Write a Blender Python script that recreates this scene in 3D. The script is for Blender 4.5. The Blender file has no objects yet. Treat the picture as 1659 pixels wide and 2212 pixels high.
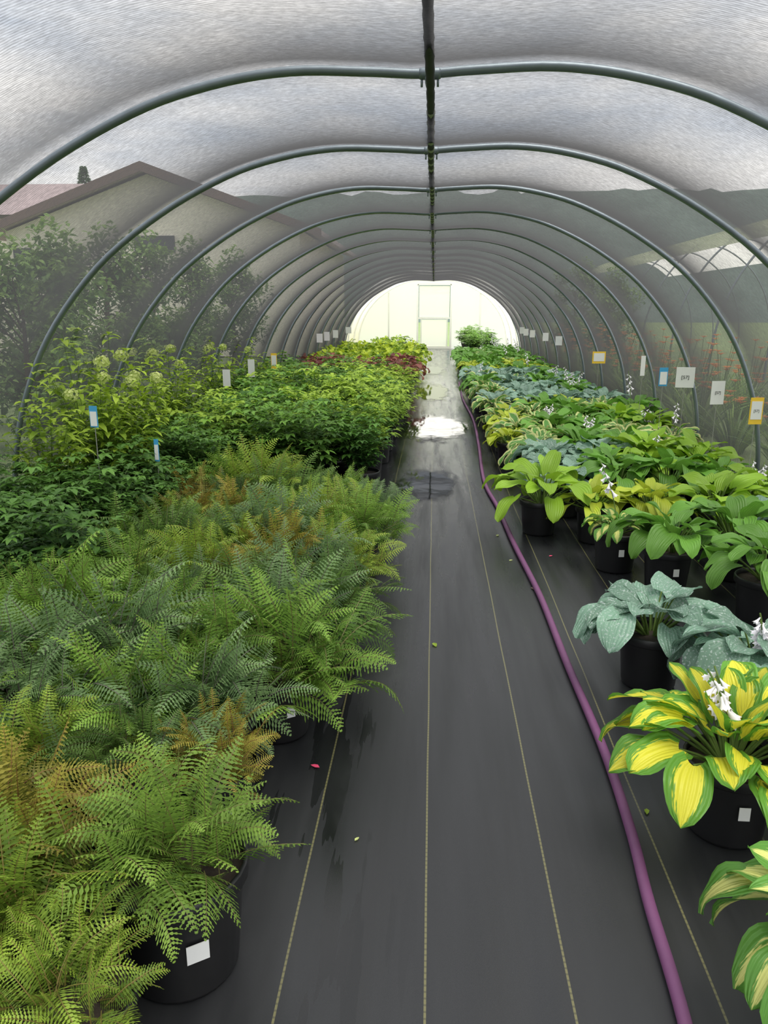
import bpy, math, random
import numpy as np
from mathutils import Vector, noise
R = random.Random(7)
sc = bpy.context.scene
COL = sc.collection
GA = 2.399963

# ------------------------------------------------------------ helpers
class MB:
    def __init__(s): s.v=[]; s.f=[]; s.uv=[]; s.mi=[]; s.t=[]
    def add(s, vs, fs, uvs=None, m=0, tint=0.5):
        o=len(s.v); s.v.extend([tuple(p) for p in vs])
        s.uv.extend(uvs if uvs else [(0,0)]*len(vs)); s.t.extend([tint]*len(vs))
        for f in fs: s.f.append(tuple(i+o for i in f)); s.mi.append(m)
    def build(s, name, mats, smooth=False):
        me=bpy.data.meshes.new(name); me.from_pydata(s.v,[],s.f)
        for m in mats: me.materials.append(m)
        n=len(me.loops); vi=np.empty(n,dtype=np.int32); me.loops.foreach_get('vertex_index',vi)
        uvl=me.uv_layers.new(name='UVMap'); a=np.array(s.uv,dtype=np.float32)
        uvl.data.foreach_set('uv',a[vi].ravel())
        ca=me.color_attributes.new(name='tint',type='FLOAT_COLOR',domain='POINT')
        t=np.array(s.t,dtype=np.float32); c=np.ones((len(t),4),dtype=np.float32); c[:,0]=t;c[:,1]=t;c[:,2]=t
        ca.data.foreach_set('color',c.ravel())
        me.polygons.foreach_set('material_index',np.array(s.mi,dtype=np.int32))
        if smooth: me.polygons.foreach_set('use_smooth',np.ones(len(s.f),dtype=bool))
        me.update(); return me

def tube(mb, pts, r, seg=8, m=0, tint=.5, cap=True):
    pts=[Vector(p) for p in pts]; n=len(pts); rs=r if isinstance(r,(list,tuple)) else [r]*n
    vs=[];uv=[]; ref=None
    for i,p in enumerate(pts):
        T=(pts[min(i+1,n-1)]-pts[max(i-1,0)]).normalized()
        if ref is None:
            ref=Vector((0,0,1)) if abs(T.z)<.9 else Vector((1,0,0))
        A=T.cross(ref).normalized(); B=A.cross(T).normalized(); ref=B
        for k in range(seg):
            a=2*math.pi*k/seg; vs.append(p+(A*math.cos(a)+B*math.sin(a))*rs[i]); uv.append((k/seg,i/max(1,n-1)))
    fs=[(i*seg+k,i*seg+(k+1)%seg,(i+1)*seg+(k+1)%seg,(i+1)*seg+k) for i in range(n-1) for k in range(seg)]
    if cap: fs.append(tuple(range(seg))[::-1]); fs.append(tuple((n-1)*seg+k for k in range(seg)))
    mb.add(vs,fs,uv,m,tint)

def box(mb, c, s, m=0, tint=.5, bev=0):
    x,y,z=c; a,b,d=s[0]/2,s[1]/2,s[2]/2
    vs=[(x+i*a,y+j*b,z+k*d) for i in(-1,1) for j in(-1,1) for k in(-1,1)]
    mb.add(vs,[(0,1,3,2),(4,6,7,5),(0,4,5,1),(2,3,7,6),(0,2,6,4),(1,5,7,3)],[(i,k) for i in(0,1) for j in(0,1) for k in(0,1)],m,tint)

def lathe(mb, prof, seg=24, m=0, cx=0, cy=0):
    vs=[(cx+r*math.cos(2*math.pi*k/seg),cy+r*math.sin(2*math.pi*k/seg),z) for r,z in prof for k in range(seg)]
    n=len(prof)
    mb.add(vs,[(i*seg+k,i*seg+(k+1)%seg,(i+1)*seg+(k+1)%seg,(i+1)*seg+k) for i in range(n-1) for k in range(seg)],None,m)

def catmull(P, n=8):
    out=[]; P=[Vector(p) for p in P]
    Q=[P[0]*2-P[1]]+P+[P[-1]*2-P[-2]]
    for i in range(1,len(Q)-2):
        for k in range(n):
            t=k/n; a,b,c,d=Q[i-1],Q[i],Q[i+1],Q[i+2]
            out.append(.5*((2*b)+(c-a)*t+(2*a-5*b+4*c-d)*t*t+(3*b-a-3*c+d)*t**3))
    out.append(P[-1]); return out

def obj(name, data, loc=(0,0,0), rot=0, scale=1, parent=None, color=None, **props):
    o=bpy.data.objects.new(name,data); o.location=loc
    o.rotation_euler=rot if isinstance(rot,(tuple,list)) else (0,0,rot)
    o.scale=(scale,)*3 if not isinstance(scale,(tuple,list)) else scale
    if parent: o.parent=parent
    if color: o.color=(*color,1)
    for k,v in props.items(): o[k]=v
    COL.objects.link(o); return o

# ------------------------------------------------------------ materials
def nmat(name):
    m=bpy.data.materials.new(name); m.use_nodes=True; nt=m.node_tree; nt.nodes.clear()
    out=nt.nodes.new('ShaderNodeOutputMaterial'); return m,nt,out
def N(nt,t,**kw):
    n=nt.nodes.new(t)
    for k,v in kw.items():
        if hasattr(n,k): setattr(n,k,v)
        else: n.inputs[k.replace('_',' ')].default_value=v
    return n
def L(nt,a,b): nt.links.new(a,b)
def M(nt,op,a,b=None,c=None):
    n=nt.nodes.new('ShaderNodeMath'); n.operation=op
    for i,x in enumerate((a,b,c)):
        if x is None: continue
        if isinstance(x,(int,float)): n.inputs[i].default_value=x
        else: nt.links.new(x,n.inputs[i])
    return n.outputs[0]
def mixc(nt,f,a,b,bt='MIX'):
    n=nt.nodes.new('ShaderNodeMixRGB'); n.blend_type=bt
    for i,x in enumerate((f,a,b)):
        if isinstance(x,(int,float)): n.inputs[i].default_value=x
        elif isinstance(x,tuple): n.inputs[i].default_value=(*x[:3],1)
        else: nt.links.new(x,n.inputs[i])
    return n.outputs[0]
def simple(name,col,rough=.5,metal=0,var=.15,scale=20,bump=0):
    m,nt,out=nmat(name); b=N(nt,'ShaderNodeBsdfPrincipled',Roughness=rough,Metallic=metal)
    tc=N(nt,'ShaderNodeTexCoord'); nz=N(nt,'ShaderNodeTexNoise',Scale=scale,Detail=4.0); L(nt,tc.outputs['Object'],nz.inputs['Vector'])
    c=mixc(nt,nz.outputs['Fac'],tuple(x*(1-var) for x in col),tuple(min(1,x*(1+var)) for x in col))
    L(nt,c,b.inputs['Base Color'])
    if bump:
        bp=N(nt,'ShaderNodeBump',Strength=bump,Distance=.01); L(nt,nz.outputs['Fac'],bp.inputs['Height']); L(nt,bp.outputs[0],b.inputs['Normal'])
    L(nt,b.outputs[0],out.inputs[0]); return m
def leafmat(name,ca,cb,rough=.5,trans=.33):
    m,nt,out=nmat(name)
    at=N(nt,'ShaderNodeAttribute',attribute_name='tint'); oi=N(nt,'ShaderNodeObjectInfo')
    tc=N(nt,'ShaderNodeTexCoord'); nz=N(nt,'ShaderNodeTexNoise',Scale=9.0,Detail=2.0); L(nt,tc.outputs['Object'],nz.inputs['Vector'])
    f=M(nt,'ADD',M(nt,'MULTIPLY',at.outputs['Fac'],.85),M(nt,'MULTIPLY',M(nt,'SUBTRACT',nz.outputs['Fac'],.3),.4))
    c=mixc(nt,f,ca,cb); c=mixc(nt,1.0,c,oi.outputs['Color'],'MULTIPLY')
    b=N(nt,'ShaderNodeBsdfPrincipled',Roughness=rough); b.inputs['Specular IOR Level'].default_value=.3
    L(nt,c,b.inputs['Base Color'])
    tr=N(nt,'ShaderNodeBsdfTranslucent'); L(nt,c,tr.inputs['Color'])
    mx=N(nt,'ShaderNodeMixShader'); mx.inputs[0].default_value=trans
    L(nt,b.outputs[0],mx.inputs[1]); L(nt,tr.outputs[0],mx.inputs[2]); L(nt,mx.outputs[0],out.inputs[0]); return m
def hostamat(name,centre,margin,edge=.7,rough=.38,speck=0):
    m,nt,out=nmat(name)
    uv=N(nt,'ShaderNodeUVMap'); sp=N(nt,'ShaderNodeSeparateXYZ'); L(nt,uv.outputs[0],sp.inputs[0])
    at=N(nt,'ShaderNodeAttribute',attribute_name='tint'); oi=N(nt,'ShaderNodeObjectInfo')
    au=M(nt,'ABSOLUTE',M(nt,'SUBTRACT',M(nt,'MULTIPLY',sp.outputs[0],2.0),1.0))
    mp=N(nt,'ShaderNodeMapping'); mp.inputs['Scale'].default_value=(14,2.2,1); L(nt,uv.outputs[0],mp.inputs[0])
    nz=N(nt,'ShaderNodeTexNoise',Scale=2.0,Detail=3.0); L(nt,mp.outputs[0],nz.inputs['Vector'])
    e=M(nt,'ADD',au,M(nt,'MULTIPLY',M(nt,'SUBTRACT',nz.outputs['Fac'],.5),.9))
    e=M(nt,'ADD',e,M(nt,'MULTIPLY',M(nt,'POWER',sp.outputs[1],5.0),.35))
    k=N(nt,'ShaderNodeMapRange'); L(nt,e,k.inputs['Value']); k.inputs['From Min'].default_value=edge-.05; k.inputs['From Max'].default_value=edge+.05
    c=mixc(nt,k.outputs[0],centre,margin)
    c=mixc(nt,1.0,c,oi.outputs['Color'],'MULTIPLY')
    br=M(nt,'ADD',.66,M(nt,'MULTIPLY',at.outputs['Fac'],.55))
    cmb=N(nt,'ShaderNodeCombineXYZ')
    for i in range(3): L(nt,br,cmb.inputs[i])
    c=mixc(nt,1.0,c,cmb.outputs[0],'MULTIPLY')
    if speck:
        tc=N(nt,'ShaderNodeTexCoord'); n9=N(nt,'ShaderNodeTexNoise',Scale=140.0,Detail=2.0); L(nt,tc.outputs['Object'],n9.inputs['Vector'])
        c=mixc(nt,M(nt,'MULTIPLY',M(nt,'GREATER_THAN',n9.outputs['Fac'],.60),.55),c,(.65,.72,.70))  # pale specks paint the leaf's whitish sheen into its colour
    b=N(nt,'ShaderNodeBsdfPrincipled',Roughness=rough); b.inputs['Specular IOR Level'].default_value=.35; L(nt,c,b.inputs['Base Color'])
    w=M(nt,'SINE',M(nt,'MULTIPLY',au,26.0)); bp=N(nt,'ShaderNodeBump',Strength=.4,Distance=.004)
    L(nt,w,bp.inputs['Height']); L(nt,bp.outputs[0],b.inputs['Normal'])
    tr=N(nt,'ShaderNodeBsdfTranslucent'); L(nt,c,tr.inputs['Color'])
    mx=N(nt,'ShaderNodeMixShader'); mx.inputs[0].default_value=.3
    L(nt,b.outputs[0],mx.inputs[1]); L(nt,tr.outputs[0],mx.inputs[2]); L(nt,mx.outputs[0],out.inputs[0]); return m

m_pot=simple('black_plastic',(.010,.010,.011),.42,var=.2)
m_soil=simple('potting_soil',(.035,.025,.018),.95,var=.5,scale=60,bump=.6)
m_steel=simple('galvanised_steel',(.20,.235,.26),.4,.6,var=.2,scale=12)
m_dark=simple('dark_ridge_wrap',(.022,.026,.024),.7,var=.5,scale=40)
m_ring=simple('pale_tie',(.3,.33,.24),.6)
m_white=simple('white_plastic',(.78,.78,.76),.45,var=.04)
m_yel=simple('yellow_card',(.85,.55,.04),.5,var=.05)
m_blue=simple('blue_card',(.05,.33,.6),.5,var=.05)
m_ink=simple('black_ink',(.05,.05,.05),.6)
m_hose=simple('purple_rubber_hose',(.16,.055,.14),.55,var=.12,scale=30)
m_stake=simple('grey_wire',(.3,.3,.28),.5,.3)
m_petal=simple('white_petal',(.8,.77,.82),.5,var=.05)
m_frame=simple('white_frame',(.80,.80,.74),.4,var=.05)
m_stud=simple('pale_grey_frame',(.62,.63,.58),.5,var=.05)
m_stucco=simple('cream_stucco',(.92,.85,.72),.9,var=.04,scale=3)
m_roof=simple('mauve_shingles',(.42,.33,.33),.85,var=.25,scale=4)
m_fascia=simple('brown_fascia',(.15,.10,.085),.7)
m_glassdark=simple('dark_window_glass',(.04,.05,.05),.15)
m_bark=simple('bark',(.09,.06,.04),.9,bump=.5)
m_pink=simple('pink_label',(.8,.08,.18),.5)
m_orange=leafmat('orange_petal',(.65,.2,.04),(.85,.36,.07))
m_stem=leafmat('green_stem',(.10,.17,.04),(.2,.3,.07))

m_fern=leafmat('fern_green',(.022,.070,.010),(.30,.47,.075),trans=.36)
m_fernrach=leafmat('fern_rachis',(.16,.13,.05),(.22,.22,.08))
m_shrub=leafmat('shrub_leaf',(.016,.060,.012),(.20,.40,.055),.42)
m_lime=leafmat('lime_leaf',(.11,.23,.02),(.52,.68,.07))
m_cream=leafmat('cream_floret',(.45,.55,.14),(.80,.85,.38))
m_purple=leafmat('purple_leaf',(.12,.035,.035),(.38,.14,.10))
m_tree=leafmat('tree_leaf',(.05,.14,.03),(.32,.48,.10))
m_conif=leafmat('conifer_leaf',(.08,.17,.08),(.20,.33,.14))
m_hlime=hostamat('hosta_lime',(.29,.50,.035),(.26,.44,.03),1.5)
m_hyel=hostamat('hosta_yellow_centre',(.83,.79,.06),(.14,.36,.04),.58)
m_hgold=hostamat('hosta_gold',(.50,.60,.05),(.38,.53,.04),.9)
m_hblue=hostamat('hosta_blue',(.23,.39,.28),(.28,.45,.33),1.2,.33,1)
m_hgreen=hostamat('hosta_green',(.15,.35,.045),(.13,.30,.04),1.5)
m_hcream=hostamat('hosta_cream_margin',(.12,.32,.06),(.66,.70,.28),.66)
m_hcc=hostamat('hosta_cream_centre',(.80,.82,.25),(.13,.34,.05),.42)

# shade cloth: open knit, denser when seen along its plane (as real knit is)
m_cloth,nt,out=nmat('black_knit_shade_cloth')
tc=N(nt,'ShaderNodeTexCoord'); sp=N(nt,'ShaderNodeSeparateXYZ'); L(nt,tc.outputs['Object'],sp.inputs[0])
nz=N(nt,'ShaderNodeTexNoise',Scale=9.0,Detail=3.0); L(nt,tc.outputs['Object'],nz.inputs['Vector'])
mp=N(nt,'ShaderNodeMapping'); mp.inputs['Scale'].default_value=(34,120,34); L(nt,tc.outputs['Object'],mp.inputs[0])
nz2=N(nt,'ShaderNodeTexNoise',Scale=1.0,Detail=2.0,Roughness=.7); L(nt,mp.outputs[0],nz2.inputs['Vector'])
ph=M(nt,'ADD',M(nt,'MULTIPLY',sp.outputs[1],2*math.pi/.0105),M(nt,'MULTIPLY',nz.outputs['Fac'],9.0))
ln=M(nt,'SINE',ph)
lw=N(nt,'ShaderNodeLayerWeight',Blend=.5)
cosv=M(nt,'MAXIMUM',M(nt,'SUBTRACT',1.0,lw.outputs['Facing']),.05)
base=M(nt,'ADD',.53,M(nt,'ADD',M(nt,'MULTIPLY',ln,.065),M(nt,'MULTIPLY',M(nt,'SUBTRACT',nz2.outputs['Fac'],.5),.36)))
T=M(nt,'POWER',M(nt,'MINIMUM',base,.95),M(nt,'POWER',cosv,-.86))
df=N(nt,'ShaderNodeBsdfDiffuse',Color=(.048,.048,.050,1)); tl=N(nt,'ShaderNodeBsdfTranslucent',Color=(.075,.074,.076,1))
ms=N(nt,'ShaderNodeMixShader'); ms.inputs[0].default_value=.55; L(nt,df.outputs[0],ms.inputs[1]); L(nt,tl.outputs[0],ms.inputs[2])
tp=N(nt,'ShaderNodeBsdfTransparent'); m2=N(nt,'ShaderNodeMixShader'); L(nt,T,m2.inputs[0]); L(nt,ms.outputs[0],m2.inputs[1]); L(nt,tp.outputs[0],m2.inputs[2]); L(nt,m2.outputs[0],out.inputs[0])

# poly film
def polymat(name,tr_,c_=(1,.985,.92)):
    m,nt,out=nmat(name)
    tl=N(nt,'ShaderNodeBsdfTranslucent',Color=(*c_,1)); tp=N(nt,'ShaderNodeBsdfTransparent'); df=N(nt,'ShaderNodeBsdfDiffuse',Color=(.9,.89,.8,1))
    a=N(nt,'ShaderNodeMixShader'); a.inputs[0].default_value=.08; L(nt,tl.outputs[0],a.inputs[1]); L(nt,df.outputs[0],a.inputs[2])
    b=N(nt,'ShaderNodeMixShader'); b.inputs[0].default_value=tr_; L(nt,a.outputs[0],b.inputs[1]); L(nt,tp.outputs[0],b.inputs[2]); L(nt,b.outputs[0],out.inputs[0]); return m
m_poly=polymat('white_poly_film',.06); m_poly2=polymat('clear_panel_film',.25)

# ground-cover fabric floor
m_floor,nt,out=nmat('woven_ground_cover')
tc=N(nt,'ShaderNodeTexCoord'); sp=N(nt,'ShaderNodeSeparateXYZ'); L(nt,tc.outputs['Object'],sp.inputs[0])
wob=N(nt,'ShaderNodeTexNoise',Scale=.5,Detail=2.0); L(nt,tc.outputs['Object'],wob.inputs['Vector'])
x=M(nt,'ADD',sp.outputs[0],M(nt,'MULTIPLY',M(nt,'SUBTRACT',wob.outputs['Fac'],.5),.03))
fr=M(nt,'ABSOLUTE',M(nt,'SUBTRACT',M(nt,'FRACT',M(nt,'ADD',M(nt,'DIVIDE',M(nt,'SUBTRACT',x,.003),.317),.5)),.5))
line=M(nt,'LESS_THAN',fr,.0085)
dash=M(nt,'GREATER_THAN',M(nt,'FRACT',M(nt,'MULTIPLY',sp.outputs[1],60.0)),.3)
line=M(nt,'MULTIPLY',line,M(nt,'ADD',.45,M(nt,'MULTIPLY',dash,.35)))
mp=N(nt,'ShaderNodeMapping'); mp.inputs['Scale'].default_value=(9,.9,1); L(nt,tc.outputs['Object'],mp.inputs[0])
nz=N(nt,'ShaderNodeTexNoise',Scale=1.2,Detail=6.0,Roughness=.6); L(nt,mp.outputs[0],nz.inputs['Vector'])
weave=M(nt,'MULTIPLY',M(nt,'SINE',M(nt,'MULTIPLY',sp.outputs[0],2200.0)),M(nt,'SINE',M(nt,'MULTIPLY',sp.outputs[1],2200.0)))
fine=N(nt,'ShaderNodeTexNoise',Scale=260.0,Detail=2.0); L(nt,tc.outputs['Object'],fine.inputs['Vector'])
c=mixc(nt,nz.outputs['Fac'],(.008,.0085,.009),(.022,.023,.025)); c=mixc(nt,M(nt,'MULTIPLY',fine.outputs['Fac'],.5),c,(.024,.025,.028))
# damp streaks beside the left bed
mpd=N(nt,'ShaderNodeMapping'); mpd.inputs['Scale'].default_value=(14,1.1,1); L(nt,tc.outputs['Object'],mpd.inputs[0])
nd=N(nt,'ShaderNodeTexNoise',Scale=1.0,Detail=4.0); L(nt,mpd.outputs[0],nd.inputs['Vector'])
edge=N(nt,'ShaderNodeMapRange'); L(nt,sp.outputs[0],edge.inputs['Value']); edge.inputs['From Min'].default_value=.02; edge.inputs['From Max'].default_value=-.22
damp=M(nt,'MULTIPLY',edge.outputs[0],M(nt,'GREATER_THAN',nd.outputs['Fac'],.56))
c=mixc(nt,M(nt,'MULTIPLY',damp,.6),c,(.006,.0065,.007))
c=mixc(nt,line,c,(.17,.16,.07))
b=N(nt,'ShaderNodeBsdfPrincipled'); L(nt,c,b.inputs['Base Color']); b.inputs['Specular IOR Level'].default_value=.55
wet=N(nt,'ShaderNodeMapRange'); L(nt,sp.outputs[1],wet.inputs['Value']); wet.inputs['From Min'].default_value=-11.5; wet.inputs['From Max'].default_value=-5.0
wet.inputs['To Min'].default_value=.42; wet.inputs['To Max'].default_value=.14
mp3=N(nt,'ShaderNodeMapping'); mp3.inputs['Scale'].default_value=(6,.45,1); L(nt,tc.outputs['Object'],mp3.inputs[0])
nz3=N(nt,'ShaderNodeTexNoise',Scale=1.6,Detail=5.0); L(nt,mp3.outputs[0],nz3.inputs['Vector'])
rg=M(nt,'ADD',wet.outputs[0],M(nt,'MULTIPLY',M(nt,'SUBTRACT',nz3.outputs['Fac'],.5),.9))
rg=M(nt,'MAXIMUM',.06,M(nt,'SUBTRACT',rg,M(nt,'MULTIPLY',damp,.18))); L(nt,rg,b.inputs['Roughness'])
bp=N(nt,'ShaderNodeBump',Strength=.06,Distance=.002); L(nt,M(nt,'ADD',weave,fine.outputs['Fac']),bp.inputs['Height']); L(nt,bp.outputs[0],b.inputs['Normal'])
L(nt,b.outputs[0],out.inputs[0])
m_water,nt,out=nmat('puddle_water')
b=N(nt,'ShaderNodeBsdfPrincipled',Roughness=.04); b.inputs['Base Color'].default_value=(.008,.009,.010,1); b.inputs['Specular IOR Level'].default_value=.5
tc=N(nt,'ShaderNodeTexCoord'); nz=N(nt,'ShaderNodeTexNoise',Scale=5.0); L(nt,tc.outputs['Object'],nz.inputs['Vector'])
bp=N(nt,'ShaderNodeBump',Strength=.08,Distance=.01); L(nt,nz.outputs['Fac'],bp.inputs['Height']); L(nt,bp.outputs[0],b.inputs['Normal'])
uvn=N(nt,'ShaderNodeUVMap'); s2=N(nt,'ShaderNodeSeparateXYZ'); L(nt,uvn.outputs[0],s2.inputs[0])
mpw=N(nt,'ShaderNodeMapping'); mpw.inputs['Scale'].default_value=(4,1.9,1); L(nt,tc.outputs['Object'],mpw.inputs[0])
nw_=N(nt,'ShaderNodeTexNoise',Scale=1.4,Detail=6.0,Roughness=.6); L(nt,mpw.outputs[0],nw_.inputs['Vector'])
e=M(nt,'ADD',s2.outputs[0],M(nt,'MULTIPLY',M(nt,'SUBTRACT',nw_.outputs['Fac'],.5),1.2))
k=N(nt,'ShaderNodeMapRange'); L(nt,e,k.inputs['Value']); k.inputs['From Min'].default_value=.58; k.inputs['From Max'].default_value=.86
tp=N(nt,'ShaderNodeBsdfTransparent'); mx=N(nt,'ShaderNodeMixShader'); L(nt,k.outputs[0],mx.inputs[0]); L(nt,b.outputs[0],mx.inputs[1]); L(nt,tp.outputs[0],mx.inputs[2]); L(nt,mx.outputs[0],out.inputs[0])
m_ground=simple('grass_gravel',(.16,.22,.08),.95,var=.5,scale=2)
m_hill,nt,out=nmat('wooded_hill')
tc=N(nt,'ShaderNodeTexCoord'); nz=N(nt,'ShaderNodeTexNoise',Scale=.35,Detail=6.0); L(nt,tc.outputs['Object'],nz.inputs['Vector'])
b=N(nt,'ShaderNodeBsdfDiffuse'); L(nt,mixc(nt,nz.outputs['Fac'],(.07,.10,.085),(.17,.22,.19)),b.inputs[0]); L(nt,b.outputs[0],out.inputs[0])  # distance haze painted in: hill greens lightened in the colour itself

# ------------------------------------------------------------ world
w=bpy.data.worlds.new('overcast_sky'); sc.world=w; w.use_nodes=True; nt=w.node_tree; nt.nodes.clear()
out=nt.nodes.new('ShaderNodeOutputWorld'); bg=nt.nodes.new('ShaderNodeBackground')
tc=N(nt,'ShaderNodeTexCoord'); mp=N(nt,'ShaderNodeMapping'); mp.inputs['Scale'].default_value=(1.2,1.2,5.5); mp.inputs['Location'].default_value=(.4,.3,.1); L(nt,tc.outputs['Generated'],mp.inputs[0])
nz=N(nt,'ShaderNodeTexNoise',Scale=2.2,Detail=5.0,Roughness=.55); L(nt,mp.outputs[0],nz.inputs['Vector'])
cr=N(nt,'ShaderNodeMapRange'); L(nt,nz.outputs['Fac'],cr.inputs['Value']); cr.inputs['From Min'].default_value=.36; cr.inputs['From Max'].default_value=.62
L(nt,mixc(nt,cr.outputs[0],(.52,.58,.67),(1,.985,.96)),bg.inputs[0]); bg.inputs[1].default_value=2.55
L(nt,bg.outputs[0],out.inputs[0])
sun=bpy.data.lights.new('soft_sun','SUN'); sun.energy=4.3; sun.angle=math.radians(40); sun.color=(1,.95,.86)
so=obj('soft_sun',sun,(0,0,12),(math.radians(12),math.radians(14),0))

# ------------------------------------------------------------ camera
cam=bpy.data.cameras.new('camera'); co=obj('camera',cam,(0,0,1.45),(math.radians(90-14.72),0,math.radians(3.62)))
cam.sensor_fit='VERTICAL'; cam.sensor_height=36; cam.lens=27.02; cam.clip_end=500; sc.camera=co
sc.view_settings.view_transform='Standard'; sc.view_settings.exposure=0

# ------------------------------------------------------------ setting
EW=30.6
mb=MB(); box(mb,(0,0,-.02),(5.6,35,.04)); obj('floor',mb.build('floor',[m_floor]),(0,13.6,0),kind='structure',label='black woven ground cover fabric with faint yellow lines, wet',category='floor')
mb=MB(); box(mb,(0,60,-.06),(320,170,.03)); obj('ground',mb.build('ground',[m_ground]),kind='structure',label='grass and gravel ground around the shade house',category='ground')
mb=MB(); nx=160
vs=[];fs=[]
for i in range(nx+1):
    X=-170+340*i/nx
    top=18.5+1.2*noise.noise(Vector((X*.02,3,0)))+.9*noise.noise(Vector((X*.25,1,0)))+.6*noise.noise(Vector((X*.9,5,0)))
    for j,(yy,zz) in enumerate([(100,-.5),(112,top*.55),(124,top),(140,top*.9)]): vs.append((X,yy+3*noise.noise(Vector((X*.2,j*4,0))),zz+(.5*noise.noise(Vector((X*.6,j,2))) if j else 0)))
fs=[(i*4+j,(i+1)*4+j,(i+1)*4+j+1,i*4+j+1) for i in range(nx) for j in range(3)]
mb.add(vs,fs); obj('hill',mb.build('hill',[m_hill],True),kind='structure',label='dark wooded hillside beyond the nursery',category='hill')

# hoops profile
CX=-.06
half=[(0,2.30),(.2,2.310),(.5,2.316),(.8,2.275),(1.12,2.18),(1.52,1.98),(1.92,1.69),(2.26,1.29),(2.47,.86),(2.57,.45),(2.6,0)]
P=[(-a,0,b) for a,b in half[::-1]]+[(a,0,b) for a,b in half[1:]]
prof=catmull(P,5)
def hoop_mesh(r,mat,sx=1,sz=1,clamp=True):
    mb=MB(); tube(mb,[(p.x*sx,0,p.z*sz) for p in prof],r,10); return mb.build('hoop_pipe',[mat],True)
hm=hoop_mesh(.0175,m_steel)
cl=MB(); tube(cl,[(-.04,0,0),(-.03,0,0),(.03,0,0),(.04,0,0)],[.018,.021,.021,.018],10); tube(cl,[(.0,-.035,-.026),(.0,.035,-.026)],.018,10); tube(cl,[(.03,0,-.015),(.03,0,-.045)],.005,6); tube(cl,[(-.03,0,-.015),(-.03,0,-.045)],.005,6)
clm=cl.build('pipe_clamp',[m_steel],True)
NH=15
HY=[3.18+1.43*i for i in range(NH)]
YE=HY[-1]
for y in HY:
    h=obj('greenhouse_hoop',hm,(CX,y,0),group='shade house hoops',label='grey galvanised steel hoop holding up the shade cloth',category='hoop')
    obj('pipe_clamp',clm,(0.03,0,2.300),parent=h)
mb=MB(); pts=[];rs=[]
n=480
for i in range(n+1):
    y=.3+(YE-.3)*i/n
    pts.append((CX+.03+.002*math.sin(y*2.3),y,2.269+.001*math.sin(y*9)))
    rs.append(.0165+.0010*math.sin(y*38)+.0007*math.sin(y*61+1))
tube(mb,pts,rs,8); rp=obj('ridge_pipe',mb.build('ridge_pipe',[m_dark],True),label='dark ridge pipe with wrapped cloth seam under the roof',category='pipe')
mb=MB()
y=3.6
while y<YE:
    tube(mb,[(CX+.03+.002*math.sin(y*2.3),y,2.269),(CX+.03+.002*math.sin(y*2.3),y+.05,2.269)],.0190,8); y+=.19
obj('tie_band',mb.build('tie_band',[m_ring],True),parent=rp,kind='stuff')
# shade cloth
mb=MB(); nb=8; ys=[];sg=[]
y0=3.18-1.43*3
for b_ in range(NH+2):
    for k in range(nb): ys.append(y0+1.43*(b_+k/nb)); sg.append(math.sin(math.pi*k/nb))
ys.append(y0+1.43*(NH+2)); sg.append(0)
vs=[];nP=len(prof)
for y,s in zip(ys,sg):
    for j,p in enumerate(prof):
        a=prof[max(0,j-1)];b2=prof[min(nP-1,j+1)]; t=(b2-a).normalized(); nn=Vector((-t.z,0,t.x))  # outward
        if nn.dot(Vector((p.x,0,p.z-1.0)))<0: nn=-nn
        sagw=.085*min(1,max(0,p.z)/1.6)
        q=p+nn*(.022-s*sagw); vs.append((q.x+CX,y,max(q.z,0)))
fs=[(i*nP+j,i*nP+j+1,(i+1)*nP+j+1,(i+1)*nP+j) for i in range(len(ys)-1) for j in range(nP-1)]
mb.add(vs,fs); obj('shade_cloth',mb.build('shade_cloth',[m_cloth],True),label='black knitted shade cloth sagging between the steel hoops',category='shade cloth')

# puddles
def puddle(cx,cy,rx,ry,seed):
    mb=MB(); n=64; vs=[(0,0,.003)]; uv=[(0,0)]
    for k in range(n):
        a=2*math.pi*k/n; vs.append((rx*math.cos(a),ry*math.sin(a),.003)); uv.append((1.5,0))
    mb.add(vs,[(0,1+k,1+(k+1)%n) for k in range(n)],uv); obj('puddle',mb.build('puddle',[m_water]),(cx,cy,0),label='shallow still puddle on the black aisle fabric',category='puddle')
puddle(0,9.8,.85,2.1,2.0); puddle(-.03,6.5,.5,1.1,7.0); puddle(.0,14.2,.6,2.9,4.0); puddle(-.02,19.5,.6,2.9,12.0)

# hose
hp=[(.50,.9),(.545,1.325),(.56,1.65),(.583,1.94),(.594,2.37),(.579,3.05),(.571,3.81),(.529,4.71),(.50,5.64),(.456,6.61),(.515,8.54),(.55,10.5),(.5,13),(.53,16)]
mb=MB(); tube(mb,catmull([(a,b,.016) for a,b in hp],10),.0155,12); obj('garden_hose',mb.build('garden_hose',[m_hose],True),label='long purple garden hose lying along the aisle',category='hose')

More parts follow.
